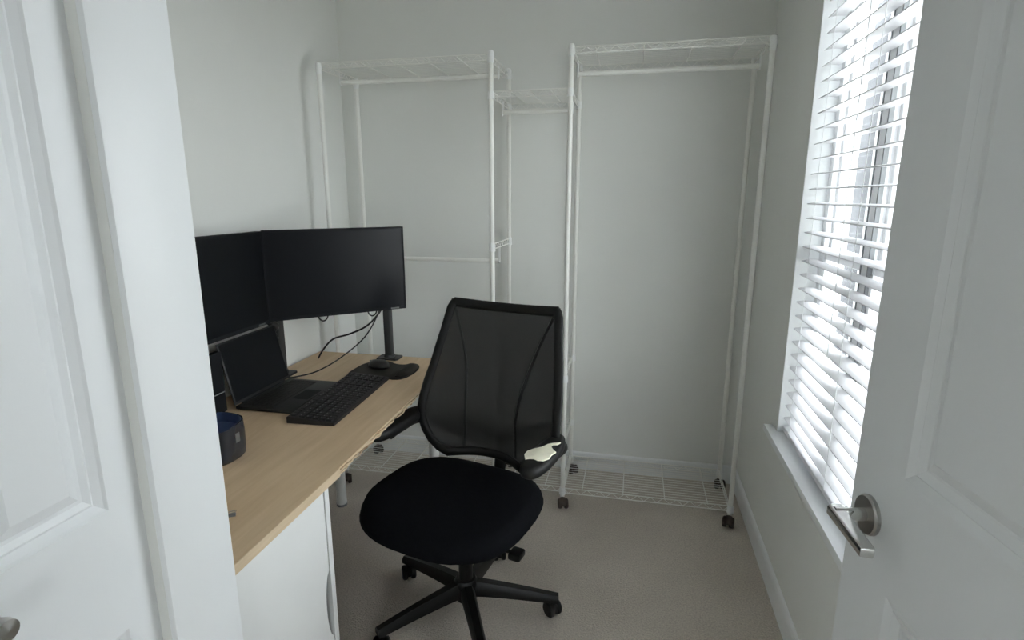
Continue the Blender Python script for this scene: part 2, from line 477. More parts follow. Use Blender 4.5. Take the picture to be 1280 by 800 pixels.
for sgn, off in ((1, 0.0), (-1, -.036)):
    hz = empty('door_handle'); hz.parent = d1
    hz.location = (.060, off, 1.018)
    b = bmesh.new()
    lathe(b, [(.0, 0), (.0345, 0), (.0345, sgn * .006), (.032, sgn * .0095), (.0, sgn * .0095)], seg=36, axis='y')
    link('rose', b, 'nickel', hz, smooth=35)
    b = bmesh.new()
    lathe(b, [(.0, sgn * .008), (.0115, sgn * .008), (.0105, sgn * .030), (.0115, sgn * .058), (.0, sgn * .060)], seg=24, axis='y')
    link('spindle', b, 'chrome', hz, smooth=35)
    poly = [(-.016, .036), (.006, .028), (.016, .046), (.112, .050), (.116, .054), (.113, .072), (-.010, .066), (-.018, .056)]
    b = prism(bmesh.new(), [(u, sgn * n) for u, n in poly], -.007, .009, .0022)
    link('lever', b, 'chrome', hz, smooth=35)
b = box(-.001, .0005, -.0305, -.0055, .985, 1.05); link('latch_plate', b, 'nickel', d1)
for zz in (.25, 1.05, 1.85):
    b = bmesh.new(); lathe(b, [(.0, 0), (.006, 0), (.006, .09), (0, .09)], (DW + .006, -.040, zz), 12); link('hinge', b, 'nickel', d1)

# entrance frame: right jamb and head (the left side of the opening is the closet wall)
b = bmesh.new()
bx(b, .545, .566, YF0 - .01, YF1 - .0, 0, 2.14); bx(b, XH0, .545, YF0 - .01, YF1, 2.12, 2.14)
bx(b, .5655, .63, YF0 - .014, YF0, 0, 2.20)
struct(link('trim_3', b, 'trim'), 'white jamb and head of the entrance', 'door frame')

# closet bifold door: two leaves in the plane X = -.812
d2 = struct(empty('door_2', (-.812, .36, 0)), 'white panelled bifold closet door with a small round knob', 'door')
for i, y0 in enumerate((.414, .096)):
    wd = .312
    b = door_slab(bmesh.new(), wd, 2.08, .032, [(.060, wd - .056, .19, .815), (.060, wd - .056, 1.038, 1.95)],
                  [(0, 0), (.004, .004), (.015, .011), (.020, .008), (.030, .012), (.036, .012), (.056, .001)])
    # local u -> -Y (u = 0 at the end next to the casing), face -> +X
    R = Matrix(((0, 1, 0, 0), (-1, 0, 0, y0 + wd - .36), (0, 0, 1, .015), (0, 0, 0, 1)))
    xform(b, R)
    lf = link('door_leaf', b, 'door', d2)
b = bmesh.new()
lathe(b, [(0, 0), (.010, 0), (.008, .012), (.0085, .022), (.0135, .030), (.0155, .040), (.0145, .049), (.0, .051)], (0.0, .468 - .36, 1.004), 24, axis='x')
link('door_knob', b, 'nickel', d2, smooth=40)
# casing between the closet door and the desk
b = bmesh.new()
bx(b, -.85, XH0, .7265, .8855, 0, 2.22, .003); bx(b, -.85, XH0 + .0, -.02, .7265, 2.12, 2.22, .003)
struct(link('trim_4', b, 'trim', smooth=40), 'broad white casing beside the closet door', 'door casing')

# ------------------------------------------------------------------ window blind
def make_blind():
    root = tag(empty('window_blind', (XR + .043, (WY0 + WY1) / 2, WZ0 + .006)), 'white horizontal slatted blind hanging in the window recess', 'blind')
    hl = (WY1 - WY0) / 2 - .012
    z0 = WZ0 + .006
    pitch = .0522; hw = .0265
    ztop = WZ1 - .006 - z0
    link('head_rail', box(-.028, .028, -hl, hl, ztop - .055, ztop, .003), 'slat', root)
    # slightly crowned slat, sharing one mesh
    bm = bmesh.new()
    prof = [(-hw, -.0018), (-hw * .5, .0006), (0, .0014), (hw * .5, .0006), (hw, -.0018), (hw, -.0046), (hw * .5, -.0022), (0, -.0014), (-hw * .5, -.0022), (-hw, -.0046)]
    loft(bm, [[Vector((x, y, z)) for x, z in prof] for y in (-hl, hl)])
    first = link('slat', bm, 'slat', root, smooth=30)
    zz = 1.527 - z0
    zs = []
    k = -20
    while True:
        z = zz + k * pitch; k += 1
        if z < .055: continue
        if z > ztop - .075: break
        zs.append(z)
    for i, z in enumerate(zs):
        o = first if i == 0 else first.copy()
        if i: COL.objects.link(o); o.parent = root
        o.location = (0, random.uniform(-.001, .001), z)
        o.rotation_euler = (random.uniform(-.0012, .0012), radians(-4.2) + random.uniform(-.015, .015), 0)
    link('bottom_rail', box(-.026, .026, -hl, hl, .012, .030, .003), 'slat', root)
    for y in (-hl + .13, 0.03, hl - .10):
        for x in (-.0285, .0285):
            b = tube(bmesh.new(), [(x, y, .02), (x, y, ztop - .05)], .0011, 6)
            link('ladder_cord', b, 'cord', root)
    b = tube(bmesh.new(), smooth_path([(-.034, hl - .42, ztop - .05), (-.034, hl - .42, .9), (-.034, hl - .421, .42)], 4), .0013, 6)
    link('pull_cord', b, 'cord', root)
    return root
make_blind()

# ------------------------------------------------------------------ garment rack
def make_rack():
    root = tag(empty('garment_rack', (-.5, 2.8, 0)), 'white wire garment rack with hanging rods and wire shelves', 'rack')
    ox, oy = -.5, 2.8
    YFp, YRp = 2.612 - oy, 2.985 - oy
    XS = [-1.505 - ox, -.66 - ox, -.300 - ox, .512 - ox]
    PR = .0115
    ZT = [2.162, 2.176, 2.184, 2.170]
    for i, x in enumerate(XS):
        for y in (YFp, YRp):
            b = bmesh.new()
            lathe(b, [(0, .045), (PR, .045), (PR, ZT[i] - .01), (0, ZT[i] - .01)], (x, y, 0), 14)
            p = link('post', b, 'rack', root, smooth=40)
            b = bmesh.new()
            lathe(b, [(0, -.035), (.0128, -.035), (.0142, -.015), (.0142, .004), (.012, .014), (.007, .018), (0, .019)], (x, y, ZT[i] - .012), 14)
            link('post_cap', b, 'rackcap', p, smooth=50)
            # caster: stem, forked hood, wheel
            c = empty('caster'); c.parent = root; c.location = (x, y, 0)
            c.rotation_euler = (0, 0, -pi / 2 + [.5, -.4, .25, -.3][i] + (0 if y == YFp else .35))
            b = bmesh.new()
            lathe(b, [(0, .035), (.009, .035), (.011, .056), (0, .056)], (0, 0, 0), 12)
            sphere = bmesh.ops.create_uvsphere(b, u_segments=14, v_segments=8, radius=.030)['verts']
            for v in sphere: v.co = Vector((v.co.x * 1.15 + .028, v.co.y * .85, max(v.co.z, -.006) * .8 + .030))
            link('caster_hood', b, 'caster', c, smooth=50)
            for s in (-1, 1):
                b = bmesh.new()
                lathe(b, [(0, s * .006), (.023, s * .006), (.0255, s * .010), (.0255, s * .021), (.021, s * .026), (0, s * .026)], (.032, 0, .0255), 20, axis='y')
                link('wheel', b, 'caster', c, smooth=40)
    WR = .0022
    def shelf(i, j, zt, dk=True, nm='wire_shelf', trus=.026, cross=None, zr=None, nw=14):
        """wire shelf between posts i and j, top wire at zt"""
        xa, xb = XS[i], XS[j]
        b = bmesh.new()
        h = trus
        for y in (YFp, YRp):
            tube(b, [(xa, y, zt), (xb, y, zt)], .0027, 8); tube(b, [(xa, y, zt - h), (xb, y, zt - h)], .0027, 8)
            n = max(2, int(round((xb - xa) / .062)) * 2)
            tube(b, [(xa + (xb - xa) * k / n, y + .002, zt - (h if k % 2 else 0)) for k in range(n + 1)], .0018, 6)
        for x in (xa + .004, xb - .004):
            tube(b, [(x, YFp, zt), (x, YRp, zt)], .0027, 8); tube(b, [(x, YFp, zt - h), (x, YRp, zt - h)], .0027, 8)
            n = 12
            tube(b, [(x, YFp + (YRp - YFp) * k / n, zt - (h if k % 2 else 0)) for k in range(n + 1)], .0018, 6)
        s = link(nm, b, 'rack', root, smooth=60)
        if dk:
            b = bmesh.new()
            for k in range(1, nw + 1):
                y = YFp + (YRp - YFp) * k / (nw + 1)
                tube(b, [(xa, y, zt), (xb, y, zt)], .0014, 5)
            d = link('wire_deck', b, 'rack', s, smooth=60); d['kind'] = 'stuff'
            cs = cross if cross else [xa + (xb - xa) * k / 4 for k in (1, 2, 3)]
            for x in cs:
                b = tube(bmesh.new(), [(x, YFp, zt - .0035), (x, YRp, zt - .0035)], .0026, 8)
                link('cross_wire', b, 'rack', s, smooth=60)
        for k in (i, j):
            for y in (YFp, YRp):
                b = bmesh.new()
                lathe(b, [(0, -.014), (.0165, -.014), (.0150, .010), (.0135, .020), (0, .020)], (XS[k], y, zt - h * .5 - .006), 14)
                link('clip_ring', b, 'rackcap', s, smooth=40)
        return s
    crossR = [x - ox for x in (-.20, .004, .206, .408)]
    crossL = [x - ox for x in (-1.30, -1.14, -.98, -.82)]
    # top shelves
    shelf(0, 1, 2.166, cross=crossL); shelf(2, 3, 2.177, cross=crossR); shelf(1, 2, 2.010, nw=12)
    # bottom shelves
    shelf(0, 1, .100, cross=crossL); shelf(1, 2, .100); shelf(2, 3, .094, cross=crossR)
    # middle shelves of the narrow bay
    shelf(1, 2, .695); shelf(1, 2, .320)
    # hanging rods with end brackets
    def rod(i, j, z, drop=.05, rr=.0105):
        xa, xb = XS[i], XS[j]
        b = bmesh.new()
        lathe(b, [(0, xa + .012), (rr, xa + .012), (rr, xb - .012), (0, xb - .012)], (0, 2.80 - oy, z), 14, axis='x')
        r = link('hanging_rod', b, 'rack', root, smooth=40)
        for x in (xa + .010, xb - .010):
            b = bmesh.new()
            tube(b, [(x, 2.80 - oy - .012, z + drop), (x, 2.80 - oy - .012, z), (x, 2.80 - oy, z - .014), (x, 2.80 - oy + .012, z), (x, 2.80 - oy + .012, z + drop)], .003, 6)
            link('rod_hook', b, 'rackcap', r, smooth=60)
        return r
    rod(0, 1, 2.112, .045); rod(2, 3, 2.104, .05); rod(1, 2, 1.945, .05); rod(0, 1, 1.226, .085)
    # ladder rails carrying the middle rod
    for i in (0, 1):
        x = XS[i]; b = bmesh.new()
        for z in (1.325, 1.300): tube(b, [(x, YFp, z), (x, YRp, z)], .003, 8)
        tube(b, [(x, YFp + (YRp - YFp) * k / 14, 1.300 + (.025 if k % 2 else 0)) for k in range(15)], .002, 6)
        s = link('side_rail', b, 'rack', root, smooth=60)
        for y in (YFp, YRp):
            b = bmesh.new(); lathe(b, [(0, -.018), (.0165, -.018), (.015, .012), (.0135, .022), (0, .022)], (x, y, 1.31), 14)
            link('clip_ring', b, 'rackcap', s, smooth=40)
    return root
make_rack()

# ------------------------------------------------------------------ desk
DZ = .745
DXF = -.842            # front edge of the desk top
def make_desk():
    ox, oy = -1.22, 1.76
    root = tag(empty('desk', (ox, oy, 0)), 'wooden desk top with a splintered plywood edge on round white legs', 'desk')
    y0, y1 = .905, 2.598
    yj = 1.40           # from here on the front edge is chipped
    xl = XL + .018
    layers = [('ply_top', .0, .003), ('ply_light', .003, .009), ('ply_dark', .009, .0145), ('ply_light', .0145, .021), ('ply_dark', .021, .027)]
    rnd = random.Random(3)
    N = 70
    base = [rnd.uniform(0, 1) for _ in range(N + 1)]
    for li, (m, a, c) in enumerate(layers):
        front = []
        for k in range(N + 1):
            y = yj + (y1 - yj) * k / N
            amt = [.0, .004, .014, .007, .018][li]
            gap = max(0, sin(k * .37 + li * 1.3)) * amt + rnd.uniform(-.0012, .0014) * (li > 0) + base[k] * amt * .5
            front.append((DXF - .022 * k / N - gap - ox, y - oy))
        poly = [(xl - ox, y0 - oy), (DXF - .0 - ox, y0 - oy)] + front + [(xl - ox, y1 - oy)]
        b = prism(bmesh.new(), poly, DZ - c, DZ - a, 0)
        o = link('tabletop' if li == 0 else 'ply_layer', b, m, root)
    link('edge_band', box(DXF - .001 - ox, DXF + .0025 - ox, y0 - oy, yj + .02 - oy, DZ - .027, DZ - .0004, .0008), 'ply_light', root)
    # splinters curling off the chipped edge
    for k in range(9):
        y = 1.42 + k * .115 + rnd.uniform(-.03, .03); L = rnd.uniform(.05, .10); z = DZ - rnd.uniform(.006, .020)
        b = tube(bmesh.new(), smooth_path([(DXF - .004 - .02 * (y - yj) / 1.2 - ox, y - oy, z), (DXF + .003 - .02 * (y - yj) / 1.2 - ox, y + L * .5 - oy, z + rnd.uniform(-.003, .003)), (DXF - .004 - .02 * (y - yj) / 1.2 - ox, y + L - oy, z - rnd.uniform(0, .004))], 4), [.0008] + [.0022] * 7 + [.0006], 5)
        link('splinter', b, 'ply_light', root)
    for (x, y) in ((-1.405, 2.372), (-.928, 2.455), (-1.45, 1.50)):
        b = bmesh.new()
        lathe(b, [(0, .012), (.025, .012), (.025, DZ - .031), (0, DZ - .031)], (x - ox, y - oy, 0), 24)
        lg = link('leg', b, 'leg', root, smooth=40)
        b = bmesh.new(); lathe(b, [(0, 0), (.026, 0), (.027, .004), (.027, .012), (0, .012)], (x - ox, y - oy, 0), 24)
        link('foot', b, 'gasket', lg, smooth=40)
        b = bmesh.new(); lathe(b, [(0, DZ - .034), (.045, DZ - .034), (.045, DZ - .0275), (0, DZ - .0275)], (x - ox, y - oy, 0), 24)
        link('leg_plate', b, 'leg', lg, smooth=40)
    return root
make_desk()

# white cabinet that carries the near end of the desk, door facing the room
def make_cabinet():
    cx, cy = -1.16, 1.11
    root = tag(empty('desk_cabinet', (cx, cy, 0)), 'white cabinet with a cut-out door grip holding up the desk end', 'cabinet')
    y0, y1, zt = .915 - cy, 1.372 - cy, DZ - .0275
    x0, x1 = -1.45 - cx, -.872 - cx
    t = .022
    P = lambda n, a, b_, c, d, e, f, m='cabinet', bev=.0015: link(n, box(a, b_, c, d, e, f, bev), m, root)
    P('side_panel', x0, x1 + .018, y1 - t, y1, 0, zt); P('side_panel', x0, x1 + .018, y0, y0 + t, 0, zt)
    P('top_panel', x0, x1 - .002, y0 + t, y1 - t, zt - t, zt); P('bottom_panel', x0, x1, y0 + t, y1 - t, .05, .05 + t)
    P('back_panel', x0, x0 + .006, y0 + t, y1 - t, .05 + t, zt - t, 'inside', 0)
    # door with a scooped grip on its far edge, outline in (y, z)
    a, c = y0 + t + .002, y1 - t - .005
    z0, z1 = .055, zt - t + .012
    out = [(a, z0), (c, z0), (c, .13)]
    g0, g1, gd = .215, .445, .027
    out += [(c, g0)]
    for k in range(1, 16):
        s = k / 16
        dep = gd * min(1, sin(pi * s) ** .55)
        out.append((c - dep, g0 + (g1 - g0) * s))
    out += [(c, g1), (c, z1), (a, z1)]
    bm = bmesh.new()
    A = [bm.verts.new((x1 - .0, y, z)) for y, z in out]; B = [bm.verts.new((x1 + .016, y, z)) for y, z in out]
    bm.faces.new(A); bm.faces.new(B[::-1])
    for k in range(len(out)): bm.faces.new((A[k], A[(k + 1) % len(out)], B[(k + 1) % len(out)], B[k]))
    link('cabinet_door', bm, 'cabinet', root)
make_cabinet()

# ------------------------------------------------------------------ monitors
def monitor_geo(root, wd, ht, back_x):
    """screen faces +x of root, centred at y = 0, z = 0"""
    link('housing', box(-.030, -.004, -wd / 2, wd / 2, -ht / 2, ht / 2, .004), 'bezel', root, smooth=40)
    bz = bmesh.new()
    for (a, c, d, e) in ((-wd / 2, wd / 2, ht / 2 - .008, ht / 2), (-wd / 2, wd / 2, -ht / 2, -ht / 2 + .014), (-wd / 2, -wd / 2 + .008, -ht / 2, ht / 2), (wd / 2 - .008, wd / 2, -ht / 2, ht / 2)):
        bx(bz, -.006, .001, a, c, d, e, .0008, 1)
    link('bezel', bz, 'bezel', root)
    link('screen', box(-.005, -.0005, -wd / 2 + .007, wd / 2 - .007, -ht / 2 + .013, ht / 2 - .007), 'screen', root)
    link('rear_cover', box(-.055, -.028, -wd * .28, wd * .28, -ht * .3, ht * .3, .010), 'bezel', root, smooth=40)
    link('mount_plate', box(-.064, -.054, -.06, .06, -.06, .06, .002), 'pole', root)
    link('badge', box(.0008, .0016, wd / 2 - .075, wd / 2 - .035, -ht / 2 + .003, -ht / 2 + .010), 'label_grey', root)

MW, MH, MZ = .62, .385, 1.217
ml = tag(empty('monitor', (-1.488, 2.050 - MW / 2, MZ), 0), 'wide black monitor mounted straight above the laptop lid', 'monitor', 'twin desk monitors')
monitor_geo(ml, MW, MH, 0)
# right monitor: hinge side at (-1.497, 2.045), far edge at (-1.05, 2.47)
ang = math.atan2(2.47 - 2.061, -1.05 + 1.499)
mr_c = ((-1.499 - 1.05) / 2, (2.061 + 2.47) / 2)
mr = tag(empty('monitor', (mr_c[0], mr_c[1], MZ + .002), ang - pi / 2), 'wide black monitor angled across the corner above the mouse mat', 'monitor', 'twin desk monitors')
monitor_geo(mr, .607, MH, 0)

def monitor_stand(mon, x, y, ztop, target, mid):
    """stand as a part of its monitor; built in world axes about (x, y, DZ)"""
    root = empty('stand'); root.parent = mon
    root.matrix_parent_inverse = (Matrix.Translation(mon.location) @ Matrix.Rotation(mon.rotation_euler.z, 4, 'Z')).inverted()
    root.location = (x, y, DZ)
    o = [(-.055, -.036), (.050, -.042), (.058, -.028), (.058, .030), (.050, .040), (-.055, .040)]
    link('base_plate', prism(bmesh.new(), o, 0.0005, .010, .002), 'pole', root)
    link('pole', box(-.017, .017, -.021, .021, .010, ztop - DZ, .005), 'pole', root, smooth=40)
    b = bmesh.new(); lathe(b, [(0, .008), (.030, .008), (.027, .022), (0, .022)], (0, 0, 0), 20); link('collar', b, 'pole', root, smooth=40)
    tx, ty, tz = target[0] - x, target[1] - y, target[2] - DZ
    za = ztop - DZ - .04
    b = tube(bmesh.new(), [(0, 0, za), (tx * .5 + mid[0], ty * .5 + mid[1], za), (tx, ty, tz)], .018, 12)
    link('arm', b, 'pole', root, smooth=40)
    b = bmesh.new(); lathe(b, [(0, -.03), (.026, -.03), (.026, .03), (0, .03)], (0, 0, za), 20); link('swivel', b, 'pole', root, smooth=40)
n2 = Vector((cos(ang - pi / 2), sin(ang - pi / 2), 0))
t2 = Vector((mr_c[0], mr_c[1], MZ)) - n2 * .070
monitor_stand(mr, -1.186, 2.552, 1.24, t2, (.02, .03))
tl = Vector((-1.488 - .066, 2.050 - MW / 2, MZ))
monitor_stand(ml, -1.563, 2.205, 1.24, tl, (0, 0))

# ------------------------------------------------------------------ laptop
def make_laptop():
    y0, y1 = 1.768, 2.120; xh = -1.470; dp = .240
    root = tag(empty('laptop', (xh + dp / 2, (y0 + y1) / 2, DZ), 0), 'open charcoal laptop with a dark screen below the monitors', 'laptop')
    W2, D2 = (y1 - y0) / 2, dp / 2
    link('base', box(-D2, D2, -W2, W2, .002, .016, .004), 'laptop', root, smooth=40)
    link('rubber_foot', box(-D2 + .02, D2 - .02, -W2 + .03, W2 - .03, 0.0002, .003), 'gasket', root)
    deck = link('key_tray', box(-D2 + .030, D2 - .088, -W2 + .022, W2 - .022, .0155, .0166, .0004, 1), 'keyboard', root)
    b = bmesh.new()
    rows, cols = 6, 15
    xa, xb = -D2 + .033, D2 - .091; ya, yb = -W2 + .025, W2 - .025
    for r in range(rows):
        for c in range(cols):
            px, py = (xb - xa) / rows, (yb - ya) / cols
            bx(b, xa + r * px + .0012, xa + (r + 1) * px - .0012, ya + c * py + .0012, ya + (c + 1) * py - .0012, .0164, .0184)
    k = link('keys', b, 'keys', deck); k['kind'] = 'stuff'
    link('touchpad', box(D2 - .078, D2 - .010, -.055, .055, .0155, .0165, .0004, 1), 'bezel', root)
    # lid tilts back from the hinge
    t = radians(13)
    lid = link('lid', box(-.007, 0, -W2, W2, .006, .252, .003), 'laptop', root, smooth=40)
    lid.location = (-D2 + .004, 0, .012); lid.rotation_euler = (0, -t, 0)
    link('screen', box(-.001, .0008, -W2 + .006, W2 - .006, .018, .246), 'screen', lid)
    b = bmesh.new(); lathe(b, [(0, -W2 + .04), (.006, -W2 + .04), (.006, W2 - .04), (0, W2 - .04)], (-D2 + .003, 0, .014), 12, axis='y')
    link('hinge', b, 'bezel', root, smooth=40)
make_laptop()

# ------------------------------------------------------------------ keyboard
def make_keyboard():
    # corners measured on the desk: near end at y = 1.69, far end at y = 2.25
    ctr = (-1.124, 1.966, DZ)
    root = tag(empty('keyboard', ctr, radians(3.0)), 'full-size black keyboard lying on the desk before the laptop', 'keyboard')
    L2, W2 = .268, .091
    b = bmesh.new()
    prof = [(-W2, .0005), (W2, .0005), (W2, .009), (W2 - .004, .012), (-W2 + .004, .026), (-W2, .024)]
    loft(b, [[Vector((x, y, z)) for x, z in prof] for y in (-L2, L2)])
    body = link('body', b, 'keyboard', root)
    b = bmesh.new(); lg = bmesh.new()
    slope = lambda x: .012 + (.026 - .012) * ((W2 - x) / (2 * W2))
    rows = [(-W2 + .012, 1), (-W2 + .042, 0), (-W2 + .068, 0), (-W2 + .094, 0), (-W2 + .120, 0), (-W2 + .146, 0)]
    for ri, (xr, fn) in enumerate(rows):
        y = -L2 + .010
        while y < L2 - .02:
            wk = .0225
            if ri == 5 and -L2 + .10 < y < -L2 + .12: wk = .135
            if any(abs(y - q) < .012 for q in (-L2 + .365, -L2 + .435)): y += .008
            if y + wk > L2 - .008: break
            z = slope(xr + .011)
            bx(b, xr, xr + (.0175 if fn else .0225), y, y + wk - .0035, z - .004, z + .006, .0015, 1)
            if wk < .03 and random.random() < .8:
                bx(lg, xr + .005, xr + .009, y + .006, y + .0095, z + .0058, z + .0064)
            y += wk
    k = link('keycaps', b, 'keys', body); k['kind'] = 'stuff'
    k = link('key_legends', lg, 'legend', body); k['kind'] = 'stuff'
    for s in (-1, 1):
        link('riser_foot', box(-W2 + .012, -W2 + .022, s * (L2 - .05) - .02, s * (L2 - .05) + .02, -.0002, .004), 'gasket', root)
make_keyboard()

# ------------------------------------------------------------------ mouse mat with wrist rest, mouse
def closed_spline(pts, n=6):
    P = [Vector((*p, 0)) for p in pts]; m = len(P); out = []
    for i in range(m):
        a, b_, c, d = P[(i - 1) % m], P[i], P[(i + 1) % m], P[(i + 2) % m]
        for k in range(n):
            t = k / n
            v = .5 * ((2 * b_) + (c - a) * t + (2 * a - 5 * b_ + 4 * c - d) * t * t + (3 * b_ - a - 3 * c + d) * t ** 3)
            out.append((v.x, v.y))
    return out
mat_c = (-1.12, 2.365)
root = tag(empty('mouse_mat', (*mat_c, DZ)), 'black contoured mouse mat with a padded wrist rest', 'mouse mat')
outl = [(-1.262, 2.262), (-1.268, 2.33), (-1.262, 2.42), (-1.225, 2.478), (-1.165, 2.488), (-1.105, 2.452), (-1.06, 2.452), (-1.035, 2.482), (-.995, 2.462), (-.972, 2.40), (-.972, 2.315), (-.995, 2.245), (-1.045, 2.235), (-1.09, 2.254), (-1.14, 2.256), (-1.19, 2.250), (-1.235, 2.250)]
sp = closed_spline([(x - mat_c[0], y - mat_c[1]) for x, y in outl], 4)
link('mat', prism(bmesh.new(), sp, .0003, .005, .0015), 'pad', root, smooth=40)
b = bmesh.new()   # wrist rest along the front (+x) side
pts = [(-.997, 2.262), (-.985, 2.30), (-.983, 2.355), (-.987, 2.41), (-1.005, 2.452)]
rings = []
cp = smooth_path([(x - mat_c[0] - .022, y - mat_c[1], .006) for x, y in pts], 5)
for i, (p, a, c) in enumerate(frames(cp)):
    s = min(1, .35 + 4 * min(i, len(cp) - 1 - i) / len(cp))
    rings.append([Vector((p.x + .030 * s * cos(2 * pi * k / 14), p.y, max(.004, .006 + .017 * s * sin(2 * pi * k / 14)))) for k in range(14)])
loft(b, rings); link('wrist_rest', b, 'pad', root, smooth=60)

root = tag(empty('computer_mouse', (-1.165, 2.385, DZ + .0052), radians(172)), 'small black mouse resting on the mouse mat', 'mouse')
b = bmesh.new()
rings = []
for z, s in ((0, .9), (.006, 1.0), (.016, .96), (.026, .82), (.034, .58), (.038, .28)):
    rings.append([Vector((.057 * s * cos(2 * pi * k / 24) - (.004 if z > .02 else 0), .032 * (s ** .9) * sin(2 * pi * k / 24) * (1 - .08 * cos(4 * pi * k / 24)), z)) for k in range(24)])
loft(b, rings); link('mouse_body', b, 'mouse', root, smooth=60)
b = bmesh.new(); lathe(b, [(0, -.004), (.008, -.004), (.008, .004), (0, .004)], (.030, 0, .027), 14, axis='y'); link('scroll_wheel', b, 'gasket', root, smooth=40)
link('button_seam', box(.010, .052, -.0006, .0006, .012, .0305), 'gasket', root)

# ------------------------------------------------------------------ dark caddy and dock at the near end of the desk
root = tag(empty('desk_caddy', (-1.235, 1.405, DZ)), 'glossy dark container with a slanted blue-lined mouth and a grey badge', 'container')
b = bmesh.new()
rings = []
def rr(hx, hy, n=28, e=3.2):
    o = []
    for k in range(n):
        a = 2 * pi * k / n; c_, s_ = cos(a), sin(a)
        o.append((hx * abs(c_) ** (2 / e) * (1 if c_ > 0 else -1), hy * abs(s_) ** (2 / e) * (1 if s_ > 0 else -1)))
    return o
topz = lambda x, y: .118 + .10 * y - .10 * x
for f, s in ((0, .86), (.06, .95), (.3, 1.0), (.75, 1.0), (1.0, .97)):
    rings.append([Vector((x * s, y * s, .0004 + f * topz(x, y))) for x, y in rr(.060, .066)])
for f, s in ((1.0, .90), (.75, .88)):
    rings.append([Vector((x * s, y * s, f * topz(x, y))) for x, y in rr(.060, .066)])
loft(b, rings); link('shell', b, 'caddy', root, smooth=45)
b = bmesh.new()
loft(b, [[Vector((x * s, y * s, f * topz(x, y))) for x, y in rr(.060, .066)] for f, s in ((.76, .875), (1.005, .893), (1.005, .885), (.765, .86))], True, True)
link('liner', b, 'caddyblue', root, smooth=45)
link('badge', box(.0585, .0612, -.006, .012, .058, .088, .001), 'label_grey', root)

root = tag(empty('docking_box', (-1.500, 1.632, DZ)), 'slim black box standing upright on the desk next to the laptop', 'box')
link('shell', box(-.014, .014, -.115, .115, .004, .240, .006), 'bezel', root, smooth=40)
link('foot', box(-.030, .030, -.060, .060, .0003, .006, .002), 'gasket', root)
link('front_seam', box(.0135, .0146, -.110, .110, .082, .086), 'gasket', root)

# small metal clip lying at the near end of the desk
root = tag(empty('metal_clip', (-.985, 1.118, DZ), .5), 'tiny steel clip lying on bare wood at the desk end', 'clip')
link('clip_body', prism(bmesh.new(), [(-.016, -.006), (.016, -.004), (.016, .004), (-.016, .006)], .0003, .008, .001), 'gasket', root)
b = tube(bmesh.new(), [(-.012, -.006, .009), (.018, -.003, .014), (.018, .003, .014), (-.012, .006, .009)], .0012, 6)
link('wire_loop', b, 'chrome', root)

# ------------------------------------------------------------------ cables
def cable(pts, r, label, name='cable', n=8):
    return tag(link(name, tube(bmesh.new(), smooth_path(pts, n), r, 8), 'cable', smooth=60), label, 'cable')
def P3(x, y, z): return (x, y, z)
cable([(-1.150, 2.455, 1.075), (-1.165, 2.44, 1.02), (-1.23, 2.42, .945), (-1.33, 2.43, .895), (-1.43, 2.44, .86), (-1.49, 2.44, .80), (-1.53, 2.46, .752)], .0045, 'thick black cable sagging from the angled monitor to the desk rear', 'monitor_cable')
cable([(-1.160, 2.442, 1.075), (-1.175, 2.42, 1.0), (-1.22, 2.36, .90), (-1.31, 2.29, .815), (-1.40, 2.23, .762), (-1.465, 2.165, .752), (-1.498, 2.145, .752)], .0033, 'thin black cable drooping from the angled monitor to behind the laptop', 'monitor_cable')
def loop_cable(u, label):
    c = Vector((mr_c[0], mr_c[1], 0)) - n2 * .02
    t = Vector((-n2.y, n2.x, 0))
    z0 = MZ - MH / 2
    pts = []
    for k in range(9):
        a = pi + pi * k / 8
        q = c + t * (u + .022 * cos(a))
        pts.append((q.x, q.y, z0 + .012 + .034 * sin(a)))
    cable(pts, .0035, label, 'cable_loop', 3)
loop_cable(-.078, 'small black cable loop hanging under the middle of the angled monitor')
loop_cable(.145, 'small black cable loop hanging beside the monitor pole')
# bundle wound down the pole behind the laptop
pts = []
for k in range(22):
    s = k / 21
    pts.append((-1.548 + .010 * sin(k * 1.9), 2.148 + .010 * cos(k * 1.4), 1.04 - s * .278))
cable(pts, .015, 'bundle of black cables hanging down the pole behind the laptop', 'cable_bundle', 3)
cable([(-1.02, 1.50, .700), (-1.00, 1.47, .62), (-.98, 1.47, .5), (-.98, 1.45, .38), (-1.02, 1.40, .26), (-1.05, 1.43, .09), (-1.10, 1.55, .008), (-1.2, 1.75, .006)], .004, 'black cable hanging under the desk beside the cabinet', 'power_cable')

